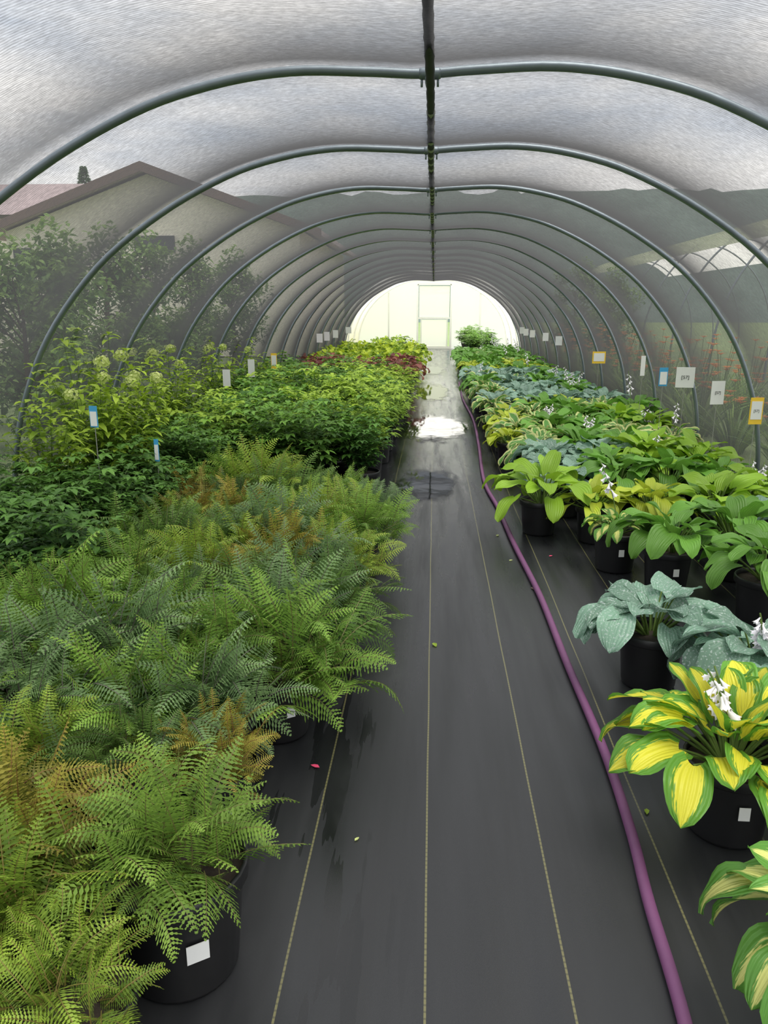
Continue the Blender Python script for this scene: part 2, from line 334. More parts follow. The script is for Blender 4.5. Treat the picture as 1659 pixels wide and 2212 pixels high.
# ------------------------------------------------------------ plant part builders
def pot_into(mb,r=.125,h=.23,m=0,ms=1,seg=28):
    lathe(mb,[(0,.002),(r*.80,.002),(r*.83,.012),(r*.955,h*.84),(r*.96,h*.85),(r*1.035,h*.855),(r*1.05,h*.87),(r*1.05,h*.985),(r*1.035,h),(r*.985,h),(r*.975,h*.9)],seg,m)
    lathe(mb,[(r*.97,h*.9),(r*.6,h*.915),(r*.25,h*.93),(0,h*.925)],seg,ms)
def frond_into(mb,rng,p,az,el0,bend,Lx,m,mr,tint,st=21,side=0,tw=0,nt_=3,wid=.30):
    h=Vector((math.cos(az),math.sin(az),0)); S0=Vector((-math.sin(az),math.cos(az),0)); rp=[p.copy()]
    for s_ in range(1,st+1):
        s=s_/st; el=el0-bend*s**1.3; hh=(h+S0*side*s).normalized(); T=hh*math.cos(el)+Vector((0,0,math.sin(el)))
        p=p+T*(Lx/st); rp.append(p.copy())
        if s<.18: continue
        U=S0.cross(T)*-1
        if U.z<0: U=-U
        S=(S0+U*tw).normalized(); Nn=T.cross(S).normalized()
        pl=Lx*wid*min(1,(s-.05)/.25)**.8*(1-s**1.5)**.85*rng.uniform(.8,1.1)+.003
        for sd in (-1,1):
            d=(S*sd+T*(.25+.4*s)-Vector((0,0,.12+rng.uniform(-.18,.22)))).normalized(); q=Nn.cross(d).normalized()
            tt=min(1,max(0,tint*.65+.2+.55*(s-.5)+rng.uniform(-.12,.12))); W=Lx/st*.46  # tint darkens towards the frond base: shade of the gaps painted in
            left=[];right=[]
            for j in range(nt_):
                for (uu,wm) in ((j/nt_+.12/nt_,.28),((j+.62)/nt_,1.0)):
                    c=p+d*pl*uu-Vector((0,0,pl*.2*uu*uu)); w_=W*wm*(1-uu*.72); f=d*(W*.35 if wm==1 else 0)
                    left.append(c+q*w_+f); right.append(c-q*w_+f)
            tip=p+d*pl-Vector((0,0,pl*.2)); vs=[p]+left+[tip]+right[::-1]
            mb.add(vs,[tuple(range(len(vs)))],None,m,tt)
    tube(mb,rp[::4],[.0012*(1-j/9)+.0003 for j in range(len(rp[::4]))],3,mr,.4,False)
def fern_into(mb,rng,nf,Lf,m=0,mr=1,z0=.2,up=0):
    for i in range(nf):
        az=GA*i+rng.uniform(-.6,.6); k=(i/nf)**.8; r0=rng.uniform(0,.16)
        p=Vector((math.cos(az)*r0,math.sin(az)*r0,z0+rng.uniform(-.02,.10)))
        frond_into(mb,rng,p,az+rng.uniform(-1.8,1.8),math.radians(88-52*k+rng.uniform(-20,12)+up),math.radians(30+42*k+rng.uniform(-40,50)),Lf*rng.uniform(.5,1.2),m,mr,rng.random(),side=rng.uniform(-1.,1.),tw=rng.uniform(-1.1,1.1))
def blade(mb,rng,p,az,el,Lb,W,curl,m,tint,cup=.25,nl=9,nw=6,tipw=.5,wave=.06,rnd=False):
    h=Vector((math.cos(az),math.sin(az),0)); S=Vector((-math.sin(az),math.cos(az),0)); vs=[];uv=[]
    ph=rng.uniform(0,6); q=Vector(p); S=(S+Vector((0,0,rng.uniform(-.4,.4)))).normalized()
    for i in range(nl+1):
        t=i/nl; e=el-curl*t; T=h*math.cos(e)+Vector((0,0,math.sin(e)))
        if i: q=q+T*(Lb/nl)
        U=Vector((-h.x*math.sin(e),-h.y*math.sin(e),math.cos(e)))
        wdt=(math.sqrt(max(0,1-(2*t-1)**2)) if rnd else ((t+.03)**.40*(1-t)**.60*1.55))*W*.5
        if i==nl: wdt=.0008
        for j in range(nw+1):
            u=2*j/nw-1
            back=-abs(u)**1.5*Lb*.16*max(0,1-t*3.5)
            vs.append(q+S*(u*wdt)+U*(abs(u)*wdt*cup+math.sin(ph+t*9+u*2)*wave*W*abs(u))+T*back); uv.append((j/nw,t))
    mb.add(vs,[(i*(nw+1)+j,i*(nw+1)+j+1,(i+1)*(nw+1)+j+1,(i+1)*(nw+1)+j) for i in range(nl) for j in range(nw)],uv,m,tint)
def hosta_into(mb,rng,nl,Lb,W,m=0,mst=1,z0=.2,pet=.17,spread=1.0,seg=9,nw=6,rnd=False,upright=0,lean=34,curl=40):
    for i in range(nl):
        k=(i+.5)/nl; az=GA*i+rng.uniform(-.5,.5)
        e=math.radians(84-50*k*spread+rng.uniform(-9,9)+upright); pl=pet*(.75+.4*k)*rng.uniform(.8,1.2); sc_=rng.uniform(.75,1.12)*(.78+.27*k)
        h=Vector((math.cos(az),math.sin(az),0)); p=Vector((0,0,z0))+h*.02; pts=[p.copy()]
        for s in range(5):
            ee=e-math.radians(16)*s/5; p=p+(h*math.cos(ee)+Vector((0,0,math.sin(ee))))*(pl/5); pts.append(p.copy())
        tube(mb,pts,[.0055,.0048,.004,.0036,.003,.003],5,mst,.6,False)
        blade(mb,rng,p,az+rng.uniform(-.4,.4),e-math.radians(lean+10*k+rng.uniform(-14,14)),Lb*sc_,W*sc_,math.radians(curl+28*k+rng.uniform(-20,25)),m,rng.random(),nl=seg,nw=nw,rnd=rnd)
def scape_into(mb,rng,hh,m=0,mp=1,z0=.2,n=9):
    az=rng.uniform(0,6.28); d=Vector((math.cos(az),math.sin(az),0)); pts=[Vector((0,0,z0))+d*(.16*t*t*hh/.5)+Vector((0,0,hh*t)) for t in [i/8 for i in range(9)]]
    tube(mb,pts,.003,5,m,.5)
    for j in range(n):
        t=.62+.38*j/n; b=Vector((0,0,z0))+d*(.16*t*t*hh/.5)+Vector((0,0,hh*t)); a=GA*j
        dd=Vector((math.cos(a),math.sin(a),-.9-.5*(1-j/n))).normalized(); ln=.05*(1-.45*j/n)
        A=dd.cross(Vector((0,0,1))).normalized(); B=dd.cross(A); vs=[];sg=6
        for (s,r) in [(0,.003),(.45,.006),(.75,.011),(1,.019)]:
            for k in range(sg*2):
                an=math.pi*k/sg; rr=r*(1 if k%2 else (.72 if s==1 else 1)); vs.append(b+dd*(ln*s*(1 if k%2 or s<1 else .86))+(A*math.cos(an)+B*math.sin(an))*rr*(ln/.05))
        g=sg*2; mb.add(vs,[(i*g+k,i*g+(k+1)%g,(i+1)*g+(k+1)%g,(i+1)*g+k) for i in range(3) for k in range(g)],None,mp,.6)
def leaf_into(mb,p,d,up,l,w,m,tint,droop=.2):
    s=d.cross(up)
    if s.length<1e-4: s=Vector((1,0,0))
    s.normalize(); n=s.cross(d).normalized(); z=Vector((0,0,-1))
    a=p; b=p+d*l*.33; c=p+d*l*.7+z*l*droop*.4; e=p+d*l+z*l*droop
    v=[a,b+s*w*.5+n*w*.12,c+s*w*.36+n*w*.1,e,c-s*w*.36+n*w*.1,b-s*w*.5+n*w*.12,b,c]
    mb.add(v,[(0,6,1),(6,7,2,1),(7,3,2),(0,5,6),(6,5,4,7),(7,4,3)],None,m,tint)
def shrub_into(mb,rng,ns,H,spread,lf,m=0,mst=1,z0=.2,nodes=9,tri=True,low=.2,wide=.5):
    for i in range(ns):
        az=GA*i+rng.uniform(-.5,.5); k=math.sqrt((i+.5)/ns); hh=H*rng.uniform(.5,1.2)*(1-.25*k*k); rad=spread*k*rng.uniform(.8,1.35)
        h=Vector((math.cos(az),math.sin(az),0)); f=lambda t:Vector((0,0,z0))+h*(.03+rad*t**1.3)+Vector((0,0,hh*(t-.15*k*t*t)))
        tube(mb,[f(t/5) for t in range(6)],[.003-.0004*t for t in range(6)],4,mst,.4,False)
        st=rng.random()
        for j in range(nodes):
            t=low+(1-low)*(j+rng.random()*.6)/nodes; t=min(t,1); p=f(t)
            for sd in range(2 if j<nodes-1 else 3):
                a=az+j*1.7+sd*3.1+rng.uniform(-.5,.5); d=Vector((math.cos(a),math.sin(a),rng.uniform(-.15,.65))).normalized()
                tt=min(1,max(0,.02+.75*t*t*(hh/H)+.3*(st-.5)+rng.uniform(-.15,.2))); l=lf*rng.uniform(.7,1.25)  # painted shade: leaf tint dark low on the stem, bright at the top
                if tri:
                    q=p+d*l*.75
                    tube(mb,[p,q],.0012,3,mst,.5,False)
                    leaf_into(mb,q,d,Vector((0,0,1)),l,l*wide,m,tt,.3)
                    for s2 in(-1,1):
                        d2=(d+Vector((-d.y,d.x,0))*s2*1.1).normalized(); leaf_into(mb,q-d*l*.12,d2,Vector((0,0,1)),l*.85,l*wide*.85,m,tt,.3)
                else: leaf_into(mb,p,d,Vector((0,0,1)),l,l*wide,m,tt,.35)
def ball_into(mb,rng,c,r,m,n=80):
    for i in range(n):
        o=Vector((rng.gauss(0,1),rng.gauss(0,1),rng.gauss(0,1)+.25)).normalized(); p=c+Vector((o.x,o.y,o.z*.8))*r*rng.uniform(.75,1.05)
        s=o.cross(Vector((.3,.2,1))).normalized(); u=s.cross(o); z=.010
        mb.add([p+s*z,p+u*z+o*.004,p-s*z,p-u*z+o*.004],[(0,1,2,3)],None,m,rng.random())

def mk(fn,name,mats,seed,smooth=False):
    mb=MB(); fn(mb,random.Random(seed)); return mb.build(name,mats,smooth)
potm=[mk(lambda b,r:pot_into(b),'pot',[m_pot,m_soil],0,True)]
bigpot=mk(lambda b,r:pot_into(b,.15,.27),'pot',[m_pot,m_soil],0,True)
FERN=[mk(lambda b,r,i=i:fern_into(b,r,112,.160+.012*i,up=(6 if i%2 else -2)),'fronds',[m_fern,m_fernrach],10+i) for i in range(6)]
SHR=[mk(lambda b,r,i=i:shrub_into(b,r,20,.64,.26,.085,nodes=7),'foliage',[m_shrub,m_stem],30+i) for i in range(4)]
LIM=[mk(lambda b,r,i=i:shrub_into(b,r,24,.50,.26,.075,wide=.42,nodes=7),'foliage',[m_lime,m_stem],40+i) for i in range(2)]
def hyd(nh):
    def g(b,r):
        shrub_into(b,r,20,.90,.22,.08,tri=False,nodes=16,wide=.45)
        for i in range(nh):
            az=GA*i+r.uniform(-.5,.5); k=math.sqrt((i+.3)/nh); p=Vector((math.cos(az)*.22*k,math.sin(az)*.22*k,.30+.86*r.uniform(.8,1.08)*(1-.2*k*k)))
            ball_into(b,r,p,r.uniform(.03,.05),2)
    return g
HYD=[mk(hyd(1+2*i),'flowering_foliage',[m_lime,m_stem,m_cream],50+i) for i in range(2)]
HM={'lime':m_hlime,'yel':m_hyel,'gold':m_hgold,'blue':m_hblue,'green':m_hgreen,'cream':m_hcream,'cc':m_hcc}
dims={'lime':(26,.21,.155,.2,1.05),'yel':(48,.145,.12,.165,1.2),'gold':(32,.14,.10,.13,1.15),'blue':(28,.165,.155,.16,1.05),'green':(30,.18,.14,.19,1.05),'cream':(32,.15,.12,.15,1.1),'cc':(34,.155,.11,.17,1.15)}
HOS={k:[mk(lambda b,r:hosta_into(b,r,d[0],d[1],d[2],pet=d[3],spread=d[4],lean=(44 if k=='blue' else (18 if k=='yel' else 30)),curl=(30 if k=='yel' else 40)),'leaves',[HM[k],m_stem],60+i,True) for i in range(2)] for k,d in dims.items()}
SCP=[mk(lambda b,r:[scape_into(b,r,r.uniform(.34,.5)) for _ in range(n)],'flower_stalk',[m_stem,m_petal],80+n,True) for n in (1,2,3)]
SCS=mk(lambda b,r:[scape_into(b,r,r.uniform(.24,.30),n=7) for _ in range(3)],'flower_stalk',[m_stem,m_petal],93,True)
SCP.append(SCS)
# far single-mesh plants
def far(fn,mats,seed,name):
    def g(b,r): fn(b,r); pot_into(b,m=len(mats),ms=len(mats)+1,seg=14)
    return mk(g,name,mats+[m_pot,m_soil],seed)
F_SHR=[far(lambda b,r:shrub_into(b,r,18,.46,.27,.095,nodes=6),[m_shrub,m_stem],100+i,'leafy_perennial') for i in range(2)]
F_LIM=[far(lambda b,r:shrub_into(b,r,18,.40,.27,.09,nodes=5,wide=.45),[m_lime,m_stem],110+i,'lime_perennial') for i in range(2)]
F_PUR=[far(lambda b,r:hosta_into(b,r,36,.10,.11,pet=.29,seg=5,nw=4,rnd=True,spread=1.2),[m_purple,m_stem],120,'coral_bells')]
F_YEL=[far(lambda b,r:hosta_into(b,r,36,.10,.11,pet=.31,seg=5,nw=4,rnd=True,spread=1.2),[m_lime,m_stem],121,'lime_coral_bells')]
F_HOS={k:[far(lambda b,r:hosta_into(b,r,26,dims[k][1],dims[k][2],pet=dims[k][3],seg=6,nw=4,spread=1.1),[HM[k],m_stem],130+i,'hosta') for i in range(2)] for k in ('blue','cream','gold','green')}
F_HOSF={k:[far(lambda b,r:(hosta_into(b,r,26,dims[k][1],dims[k][2],pet=dims[k][3],seg=6,nw=4,spread=1.1),[scape_into(b,r,r.uniform(.4,.5),1,4) for _ in range(1)]),[HM[k],m_stem],140,'hosta') for _ in (0,)] for k in ('cream','green')}
for k in F_HOSF:
    for me in F_HOSF[k]: me.materials.append(m_petal)

lab_m=MB(); box(lab_m,(0,-.121,.13),(.03,.002,.04)); LABEL=lab_m.build('pot_label',[m_white])
def plant(kind,parts,x,y,label,cat,grp,color=(1,1,1),s=1,pot=None,scape=None,lab=False,rot=None):
    e=bpy.data.objects.new(kind,None); e.empty_display_size=.1; e.location=(x,y,0.001); COL.objects.link(e)
    e['label']=label; e['category']=cat; e['group']=grp
    rz=R.uniform(0,6.28) if rot is None else rot
    obj('pot',pot or potm[0],parent=e,rot=0)
    o=obj(parts.name.split('.')[0],parts,parent=e,rot=(R.uniform(-.1,.1),R.uniform(-.1,.1),rz),scale=s,color=color); o.location=(0,0,.2*(1-s)+(.035 if pot is bigpot else 0))
    if scape is not None: obj('flower_stalk',SCP[scape],parent=e,rot=rz+1)
    if lab:
        l_=obj('pot_label',LABEL,parent=e,rot=R.uniform(-.2,.6))
        if pot is bigpot: l_.scale=(1.6,1.18,1.1)
    return e

# ------------------------------------------------------------ left bed
def fernp(px,py,s=None,lab=False,q=None):
    q=R.random() if q is None else q
    if q<.24: c,l=(.85,.85,2.0),'silvery grey-green potted fern'
    elif q<.31: c,l=(1.45,.82,.8),'potted fern with coppery bronze fronds'
    elif q<.52: c,l=(1.3,1.15,.9),'bright yellow-green potted fern'
    elif q<.72: c,l=(.62,.68,.9),'dark green potted fern'
    else: c,l=(.92,1.0,.9),'bushy mid-green potted fern'
    plant('potted_fern',R.choice(FERN),px,py,l+' in black plastic pot','potted plant','potted ferns along the aisle',color=c,s=s or R.uniform(.95,1.55),lab=lab)
y=.98; row=0
while y<22.8:
    step=.285 if y<5.3 else (.37 if y<9 else .44)
    xs=-.56 if y<2.6 else (-.42 if y<5.2 else -.54)
    x=xs-(.0 if row%2 else .12)
    while x>-2.45:
        px=x+R.uniform(-.04,.04); py=y+R.uniform(-.04,.04); dx=.285 if y<5.3 else (.37 if y<9 else .44)
        if 5.25<y<5.6 and x>-1.6: x-=dx; continue
        if y<1.72 and x>-.78: x-=dx; continue
        if y<2.6 and abs(x)>y*.55+1.05: x-=dx; continue
        if y<5.3:
            if x<-1.6 and y>2.9: plant('potted_perennial',R.choice(SHR),px,py,'potted perennial with dark green divided leaves','potted plant','dark leafy perennials',color=(.8,.85,1.0),s=R.uniform(.5,.85))
            else: fernp(px,py,lab=(x>-.8),s=(R.uniform(.8,1.1) if y<2.1 else None))
        elif y<8.7:
            if x<-2.0:
                if x>-2.2 or R.random()<.5: plant('potted_perennial',R.choice(SHR),px,py,'potted perennial with dark green divided leaves','potted plant','dark leafy perennials',s=R.uniform(.6,.8))
            elif R.random()<(.12 if y<6.4 else (.7 if x>-1.3 else .35)): plant('lime_perennial',R.choice(LIM),px,py,'potted perennial with bright yellow-green leaves','potted plant','lime green perennials',color=(.9,.95,1),s=R.uniform(.9,1.35))
            else: plant('potted_perennial',R.choice(SHR),px,py,'potted perennial with dark green divided leaves','potted plant','dark leafy perennials',color=R.choice([(.8,.9,1),(1.1,1.1,1),(1.3,1.25,.9)]),s=R.uniform(.65,1.15))
        else:
            if y<11: me=R.choice(F_LIM if R.random()<(.8 if x>-1.4 else .25) else F_SHR)
            elif y<12.6: me=R.choice(F_SHR if R.random()<.5 else F_LIM)
            elif y<15.4: me=F_PUR[0]
            else: me=F_YEL[0]
            nm=me.name.split('.')[0]
            lb={'leafy_perennial':'potted perennial with dark green divided leaves','lime_perennial':'potted perennial with yellow-green leaves','coral_bells':'potted coral bells with dark purple leaves','lime_coral_bells':'potted coral bells with lime yellow leaves'}[nm]
            obj(nm,me,(px,py,.001),R.uniform(0,6),R.uniform(.85,1.3),color=(1.2,1.1,.8) if me is F_YEL[0] else None,label=lb,category='potted plant',group=nm.replace('_',' ')+' rows')
        x-=dx
    y+=step; row+=1
for (x,y,s) in [(-2.25,4.95,1.2),(-1.98,4.75,1.0),(-2.32,5.35,1.2),(-2.08,5.2,1.05),(-2.3,4.35,1.0),(-2.28,6.6,1.1),(-2.25,6.95,1.0),(-2.3,8.1,1.05),(-2.28,9.6,1.0)]:
    plant('potted_hydrangea',R.choice(HYD),x,y,'tall potted hydrangea with round cream flower heads','potted plant','hydrangeas beside the cloth wall',s=s)
plant('potted_fern',FERN[5],-.55,1.42,'bushy green fern in a large black pot with white label','potted plant','potted ferns along the aisle',s=.95,pot=bigpot,lab=True)
fernp(-.66,1.10,.85,False,.4)

# ------------------------------------------------------------ right bed
hl={'lime':'hosta with large lime green leaves','yel':'hosta with bright yellow leaves edged in green','gold':'hosta with golden yellow-green leaves','blue':'hosta with puckered blue-green leaves','green':'hosta with plain mid-green leaves','cream':'hosta with green leaves edged in cream','cc':'hosta with cream-centred green leaves'}
def hosta(k,x,y,s=1,sc_=None,c=(1,1,1),pot=None,lab=False,extra=''):
    plant('potted_hosta',R.choice(HOS[k]),x,y,hl[k]+extra,'potted plant','potted hostas',color=c,s=s,scape=sc_,pot=pot,lab=lab)
hosta('yel',.86,1.98,1.15,3,extra=' and white flowers',lab=True)
hosta('cc',.82,1.26,1.05,None,lab=False)
hosta('blue',.88,2.88,1.1); hosta('blue',1.16,2.52,1.15,3,extra=' and white flowers')
hosta('yel',1.22,1.95,1.1,None)
hosta('green',1.26,3.98,1.05,lab=True); hosta('green',1.58,3.55,1.15); 
hosta('cc',1.06,4.3,.7,0,lab=True,extra=' and white flowers')
hosta('lime',.72,5.03,1.2); hosta('gold',1.06,4.86,1.2,lab=True); hosta('gold',1.42,4.88,1.25,lab=True); hosta('green',1.68,4.2,1.1); hosta('green',2.0,3.85,1.1); hosta('lime',1.8,4.8,1.1); hosta('blue',2.1,4.5,1.05)
hosta('lime',2.15,5.1,1.1,3)
y=5.55; row=0
while y<22.8:
    dx=.36 if y<9 else .43
    x=(.92 if y<7 else .78)+(.0 if row%2 else .08)
    while x<2.3:
        px=x+R.uniform(-.04,.04); py=y+R.uniform(-.05,.05)
        q=R.random()
        if y<6.3: k='blue' if x<1.5 and q<.8 else ('lime' if q<.5 else 'green')
        elif y<10: k='cream' if q<.55 else (R.choice(['lime','green','green']) if (x>1.4 and y<9) else ('gold' if q<.8 else 'green'))
        elif y<14.4: k='blue' if q<.58 else ('green' if q<.8 else 'cream')
        elif y<17.5: k='gold' if q<.85 else 'green'
        else: k='cream' if q<.4 else 'green'
        if y<8.6: hosta(k,px,py,R.uniform(.95,1.25),(R.choice([0,3]) if (k in('cream','lime') and R.random()<.25) else None))
        else:
            kk='green' if k=='lime' else k
            flw=R.random()<(.2 if x>1.6 else .04) and kk in F_HOSF
            me=R.choice(F_HOSF[kk]) if flw else R.choice(F_HOS[kk])
            obj('potted_hosta',me,(px,py,.001),R.uniform(0,6),R.uniform(1.0,1.25),label=hl[k]+(' and white flowers' if flw else ''),category='potted plant',group='potted hostas')
        x+=dx
    y+=.36 if y<9 else .43; row+=1
for (x,y) in [(2.0,11.2),(2.05,12.0),(1.95,12.7)]:
    plant('potted_hosta',HOS['green'][0],x,y,'hosta with tall white flower spikes in black pot','potted plant','potted hostas',s=1.2,scape=2)

# ------------------------------------------------------------ signs
def text_mesh(s,size):
    c=bpy.data.curves.new('t','FONT'); c.body=s; c.size=size; c.align_x='CENTER'; c.align_y='CENTER'; c.extrude=.0005
    o=bpy.data.objects.new('t',c); COL.objects.link(o); dg=bpy.context.evaluated_depsgraph_get(); dg.update()
    me=bpy.data.meshes.new_from_object(o.evaluated_get(dg)); bpy.data.objects.remove(o); me.materials.clear(); me.materials.append(m_ink); return me
T1=text_mesh('[57]',.04)
def sign(x,y,z,wd,ht,border,tilt=0,txt=False):
    e=bpy.data.objects.new('plant_sign',None); e.location=(x,y,.001); e.rotation_euler=(0,0,tilt); COL.objects.link(e)
    bn={'y':'yellow-bordered ','b':'blue-topped ','w':'plain '}[border]
    e['label']=bn+'white sign card on a wire stake among pots'; e['category']='sign'; e['group']='plant sign cards'
    mb=MB(); box(mb,(0,0,z),(wd,.003,ht)); 
    obj('card',mb.build('card',[m_white if border=='w' else (m_yel if border=='y' else m_blue)]),parent=e)
    if border!='w':
        mb=MB(); box(mb,(0,-.003,z-(.012 if border=='b' else -.004)),(wd*.82,.002,ht*.68)); obj('card_panel',mb.build('card_panel',[m_white]),parent=e)
    mb=MB(); tube(mb,[(0,.004,0),(0,.004,z+ht*.4)],.0022,6); obj('stake',mb.build('stake',[m_stake]),parent=e)
    if txt: obj('lettering',T1,(0,-.0048,z),(math.pi/2,0,0),wd/.15,parent=e)
for a in [(2.12,6.7,.90,.15,.17,'w',-.1,True),(2.2,6.14,.83,.11,.18,'w',.2,True),(2.18,5.34,.79,.09,.18,'y',.1,True),(2.13,7.36,.85,.08,.17,'b'),(2.12,10.2,.86,.17,.15,'y'),(2.13,8.1,.9,.05,.2,'w',.3),
          (2.1,15,.96,.11,.15,'w'),(2.1,17,.96,.11,.15,'w'),(2.1,13.4,.95,.11,.15,'w'),(2.1,18.2,.96,.11,.15,'w'),(2.1,19,.98,.11,.15,'w'),
          (-1.9,4.2,.87,.05,.12,'b'),(-1.72,4.65,.60,.03,.14,'b'),(-2.1,8.9,.80,.08,.2,'w'),(-2.1,10.2,.80,.08,.2,'y'),(-2.1,7.8,.78,.08,.17,'w'),
          (-2.1,15.4,.95,.11,.17,'w'),(-2.1,14.4,.95,.11,.16,'w'),(-2.08,16.6,.96,.11,.16,'w'),(-2.05,18.9,.98,.14,.15,'w')]:
    if len(a)<7: a=a+(R.uniform(-.2,.2),)
    sign(*a)

# fallen bits
for (x,y,mt,s) in [(.72,4.5,m_pink,.03),(.02,3.2,m_lime,.045),(.55,3.95,m_fascia,.04),(.45,4.95,m_cream,.04),(-.35,2.2,m_pink,.035),(.66,2.05,m_lime,.03),(.47,4.4,m_cream,.03),(-.2,1.85,m_cream,.02),(.95,2.2,m_cream,.03)]:
    mb=MB(); leaf_into(mb,Vector((0,0,0)),Vector((1,0,0)),Vector((0,0,1)),s,s*.5,0,.5,0); obj('fallen_leaf',mb.build('fallen_leaf',[mt]),(x,y,.004),R.uniform(0,6),label='small fallen leaf or petal on the black fabric',category='leaf',group='litter on the aisle')

# ------------------------------------------------------------ far greenhouse
pm=hoop_mesh(.03,m_frame,1.1,1.1)
for y in (24.4,26.4,28.4,30.4): obj('greenhouse_frame_hoop',pm,(CX,y,0),group='white greenhouse hoops',label='pale metal hoop of the white film greenhouse',category='hoop')
mb=MB(); vs=[]
for y in (24.2,EW):
    for p in prof: vs.append((p.x*1.12+CX,y,p.z*1.12))
mb.add(vs,[(j,j+1,nP+j+1,nP+j) for j in range(nP-1)]); obj('ceiling',mb.build('ceiling',[m_poly],True),kind='structure',label='translucent white film roof of the end greenhouse',category='roof')
mb=MB()
up=[(p.x*1.12+CX,EW,p.z*1.12) for p in prof]
for j in range(nP-1):
    a,b_=up[j],up[j+1]
    if a[0]>=-.66 and b_[0]<=.66: zb=2.42
    else: zb=0
    mb.add([a,b_,(b_[0],EW,min(zb,b_[2])),(a[0],EW,min(zb,a[2]))],[(0,1,2,3)])
obj('wall_back',mb.build('wall_back',[m_poly]),kind='structure',label='white film end wall of the greenhouse',category='wall')
mb=MB()
for x in (-1.75,1.75): box(mb,(x,EW-.1,1.05),(.06,.06,2.1))
obj('trim_1',mb.build('trim_1',[m_stud]),kind='structure',label='pale studs of the greenhouse end wall',category='frame')
d=obj('door_1',None,(0,EW-.12,0),kind='structure',label='white framed greenhouse door with louvred upper panel',category='door')
mb=MB(); box(mb,(-.64,0,1.2),(.07,.08,2.4)); box(mb,(.64,0,1.2),(.07,.08,2.4)); box(mb,(0,0,2.4),(1.28,.08,.07)); box(mb,(0,0,1.15),(1.2,.07,.06)); box(mb,(-.5,0,.58),(.04,.05,1.1)); box(mb,(.5,0,.58),(.04,.05,1.1)); box(mb,(0,0,.05),(1.2,.07,.09)); obj('door_frame',mb.build('door_frame',[m_stud]),parent=d)
mb=MB(); box(mb,(0,.01,1.76),(1.16,.004,1.15)); obj('louvre_panel',mb.build('louvre_panel',[m_poly]),parent=d)
mb=MB()
for i in range(4): box(mb,(0,-.01,2.1+i*.07),(1.16,.012,.012))
obj('louvre_slat',mb.build('louvre_slat',[m_stud]),parent=d)
mb=MB(); box(mb,(0,.02,.6),(.95,.004,1.0)); obj('door_pane',mb.build('door_pane',[m_poly2]),parent=d)
for i in range(7):
    obj('lime_coral_bells',F_YEL[0],(-1.1-R.random()*.9,24.7+i*.8,.001),R.uniform(0,6),1.1,label='potted coral bells with lime yellow leaves',category='potted plant',group='lime coral bells rows')
for i in range(7):
    obj('leafy_perennial',F_SHR[i%2],(1.1+R.random()*1.0,24.7+i*.8,.001),R.uniform(0,6),R.uniform(1.0,1.4),color=(1.5,1.4,1.4),label='potted perennial with dark green divided leaves',category='potted plant',group='leafy perennial rows')

# ------------------------------------------------------------ outside: house
h=obj('house',None,(-8.9,25,0),label='cream stucco house with brown gable trim and mauve roof',category='house')
mb=MB(); W2=4.7
mb.add([(-W2,0,0),(W2,0,0),(W2,0,3.85),(0,0,5.5),(-W2,0,3.85),(-W2,12,0),(W2,12,0),(W2,12,3.85),(0,12,5.5),(-W2,12,3.85)],[(0,1,2,3,4),(5,9,8,7,6),(0,4,9,5),(1,6,7,2)])
obj('wall',mb.build('wall',[m_stucco]),parent=h)
mb=MB()
for sx in(-1,1): mb.add([(0,-.5,5.75),(sx*5.4,-.5,3.82),(sx*5.4,12,3.82),(0,12,5.75),(0,-.5,5.6),(sx*5.4,-.5,3.67),(sx*5.4,12,3.67),(0,12,5.6)],[(0,1,2,3),(7,6,5,4),(1,5,6,2),(3,2,6,7)])
mb.add([(-16,5,6.0),(-3,5,6.0),(-3,1.2,4.5),(-16,1.2,4.5),(-3,9,4.5),(-16,9,4.5)],[(0,3,2,1),(0,1,4,5)])
obj('roof',mb.build('roof',[m_roof]),parent=h)
mb=MB()
for sx in(-1,1): mb.add([(0,-.55,5.78),(sx*5.45,-.55,3.83),(sx*5.45,-.55,3.58),(0,-.55,5.5),(0,-.5,5.78),(sx*5.45,-.5,3.83),(sx*5.45,-.5,3.58),(0,-.5,5.5)],[(0,1,2,3),(4,7,6,5),(0,4,5,1),(3,2,6,7)])
obj('fascia',mb.build('fascia',[m_fascia]),parent=h)
mb=MB(); box(mb,(-10.2,1.6,2.2),(10.8,.3,4.4)); obj('wing_wall',mb.build('wing_wall',[m_stucco]),parent=h)
for (wx,wz,ww,wh) in((.1,3.45,1.3,.5),(-4.2,2.7,.6,1.3)):
    mb=MB(); box(mb,(wx,-.02,wz),(ww,.06,wh)); obj('house_window',mb.build('house_window',[m_glassdark]),parent=h)

# trees & shrubs
def tree_mesh(seed,hh,rad,mat,ncl=26,nlf=170,lf=.13):
    r=random.Random(seed); mb=MB()
    tube(mb,[(0,0,0),(.03,0,hh*.3),(0,.04,hh*.7)],[.07,.05,.02],7,1)
    for c in range(ncl):
        a=r.uniform(0,6.28); t=r.random(); z=hh*(.12+.85*t); rr=rad*math.sin(math.pi*min(1,.25+.75*t))**.6*r.uniform(.2,.95)
        cc=Vector((rr*math.cos(a),rr*math.sin(a),z)); tube(mb,[(0,0,z*.75),cc],[.015,.005],4,1)
        cr_=rad*.33*r.uniform(.7,1.2)
        for i in range(nlf):
            d=Vector((r.gauss(0,1),r.gauss(0,1),r.gauss(0,1))).normalized()*cr_*r.random()**.4; p=cc+d
            if p.z<.05: continue
            dd=Vector((r.uniform(-1,1),r.uniform(-1,1),r.uniform(-.6,.6))).normalized()
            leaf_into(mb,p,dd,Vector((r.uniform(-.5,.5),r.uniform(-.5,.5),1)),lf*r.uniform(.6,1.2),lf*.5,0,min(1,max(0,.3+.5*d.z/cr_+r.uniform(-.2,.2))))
    return mb.build('tree_canopy',[mat,m_bark])
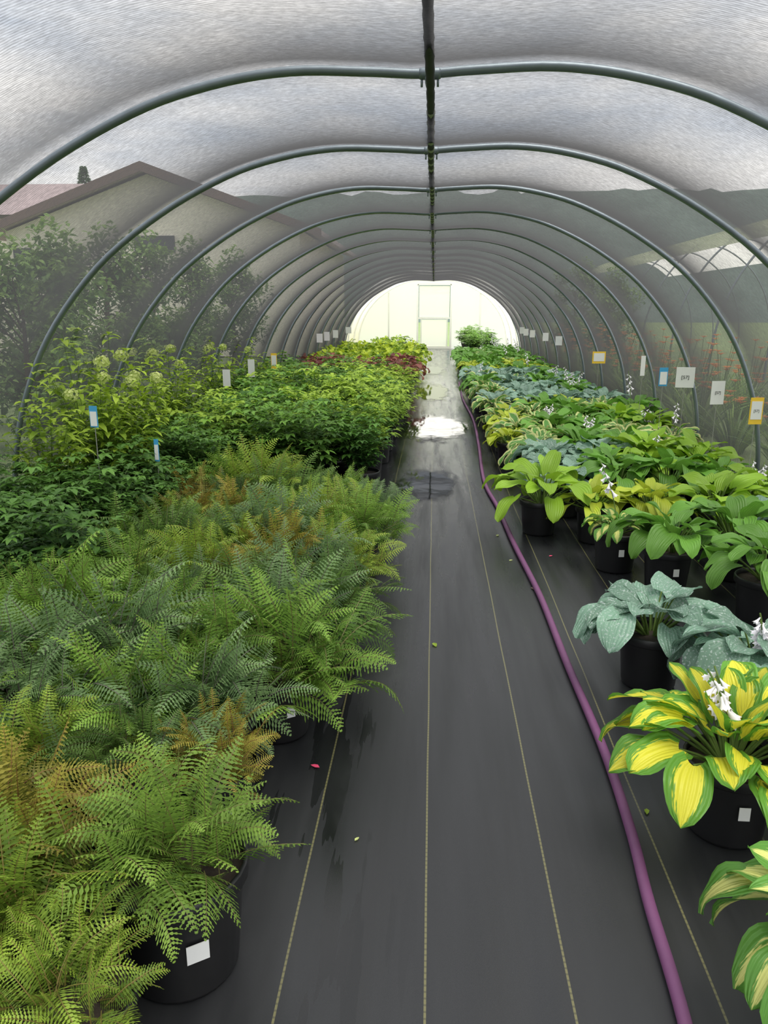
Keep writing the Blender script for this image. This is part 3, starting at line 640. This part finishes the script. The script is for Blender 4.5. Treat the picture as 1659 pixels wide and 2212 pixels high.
TR=[tree_mesh(200+i,2.9,1.15,m_tree) for i in range(2)]
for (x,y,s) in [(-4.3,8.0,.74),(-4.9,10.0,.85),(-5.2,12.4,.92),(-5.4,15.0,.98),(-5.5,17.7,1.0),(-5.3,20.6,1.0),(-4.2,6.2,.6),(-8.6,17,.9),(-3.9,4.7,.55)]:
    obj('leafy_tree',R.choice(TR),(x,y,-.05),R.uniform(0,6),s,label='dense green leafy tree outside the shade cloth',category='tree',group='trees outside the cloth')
for (x,y,s) in [(5.2,24,.9),(4.9,28,1.05)]:
    obj('leafy_tree',R.choice(TR),(x,y,-.05),R.uniform(0,6),s,label='dense green leafy tree outside the shade cloth',category='tree',group='trees outside the cloth')
def conifer(seed):
    r=random.Random(seed); mb=MB(); tube(mb,[(0,0,0),(0,0,9.0)],[.15,.02],7,1)
    for i in range(4200):
        t=r.random()**.75; z=1+8.2*t; a=r.uniform(0,6.28); rr=((1-t)*2.6+.03)*r.random()**.5; p=Vector((rr*math.cos(a),rr*math.sin(a),z-rr*.3))
        leaf_into(mb,p,Vector((math.cos(a),math.sin(a),r.uniform(-.3,.6))).normalized(),Vector((r.uniform(-.5,.5),r.uniform(-.5,.5),1)),.28*(1.3-.6*t),.15*(1.3-.6*t),0,r.random())
    return mb.build('conifer',[m_conif,m_bark])
CM=conifer(5)
for (x,y,s) in [(-19.6,45,1.0),(-25.8,46,.86)]: obj('conifer_tree',CM,(x,y,-.05),0,s,label='tall dark conifer behind the house',category='tree',group='conifers')
# daylilies outside right
def lily(b,r):
    for i in range(90):
        az=r.uniform(0,6.28); blade(b,r,(.1*math.cos(az),.1*math.sin(az),0),az,math.radians(r.uniform(66,88)),r.uniform(.5,.8),.028,math.radians(55),0,r.random(),nl=5,nw=2)
    for i in range(16):
        az=r.uniform(0,6.28); rr=r.uniform(.1,.35); t=Vector((rr*math.cos(az),rr*math.sin(az),r.uniform(.55,1.05))); tube(b,[(0,0,0),t*.6+Vector((0,0,.05)),t],.004,4,0)
        for k in range(6):
            a=k*1.047; d=Vector((math.cos(a),math.sin(a),.6)).normalized(); leaf_into(b,t,d,Vector((0,0,1)),.085,.04,1,r.random())
LY=mk(lily,'daylily',[m_tree,m_orange],301)
for i in range(15):
  for j in range(2):
    x=3.25+j*1.2+R.uniform(-.08,.08); y=5+i*1.15+R.uniform(-.08,.08)+j*.55
    obj('daylily_clump',LY,(x,y,-.045),R.uniform(0,6),R.uniform(.9,1.1),label='orange flowering daylily clump outside the cloth wall',category='flowering plant',group='daylilies outside')
# neighbouring greenhouse
nm_=hoop_mesh(.025,m_steel,1.2,1.6)
for i in range(9): obj('neighbour_hoop',nm_,(9.3,15+i*3.0,0),group='neighbouring house hoops',label='grey steel hoop of the neighbouring greenhouse',category='hoop')
mb=MB(); vs=[]
sel=[j for j in range(nP) if prof[j].z>1.85]
for y in (14.8,40):
    for j in sel: vs.append((prof[j].x*1.21+9.3,y,prof[j].z*1.61))
k=len(sel); mb.add(vs,[(j,j+1,k+j+1,k+j) for j in range(k-1)]); obj('greenhouse_film',mb.build('greenhouse_film',[m_poly],True),label='pale film roof of the neighbouring greenhouse',category='greenhouse roof')
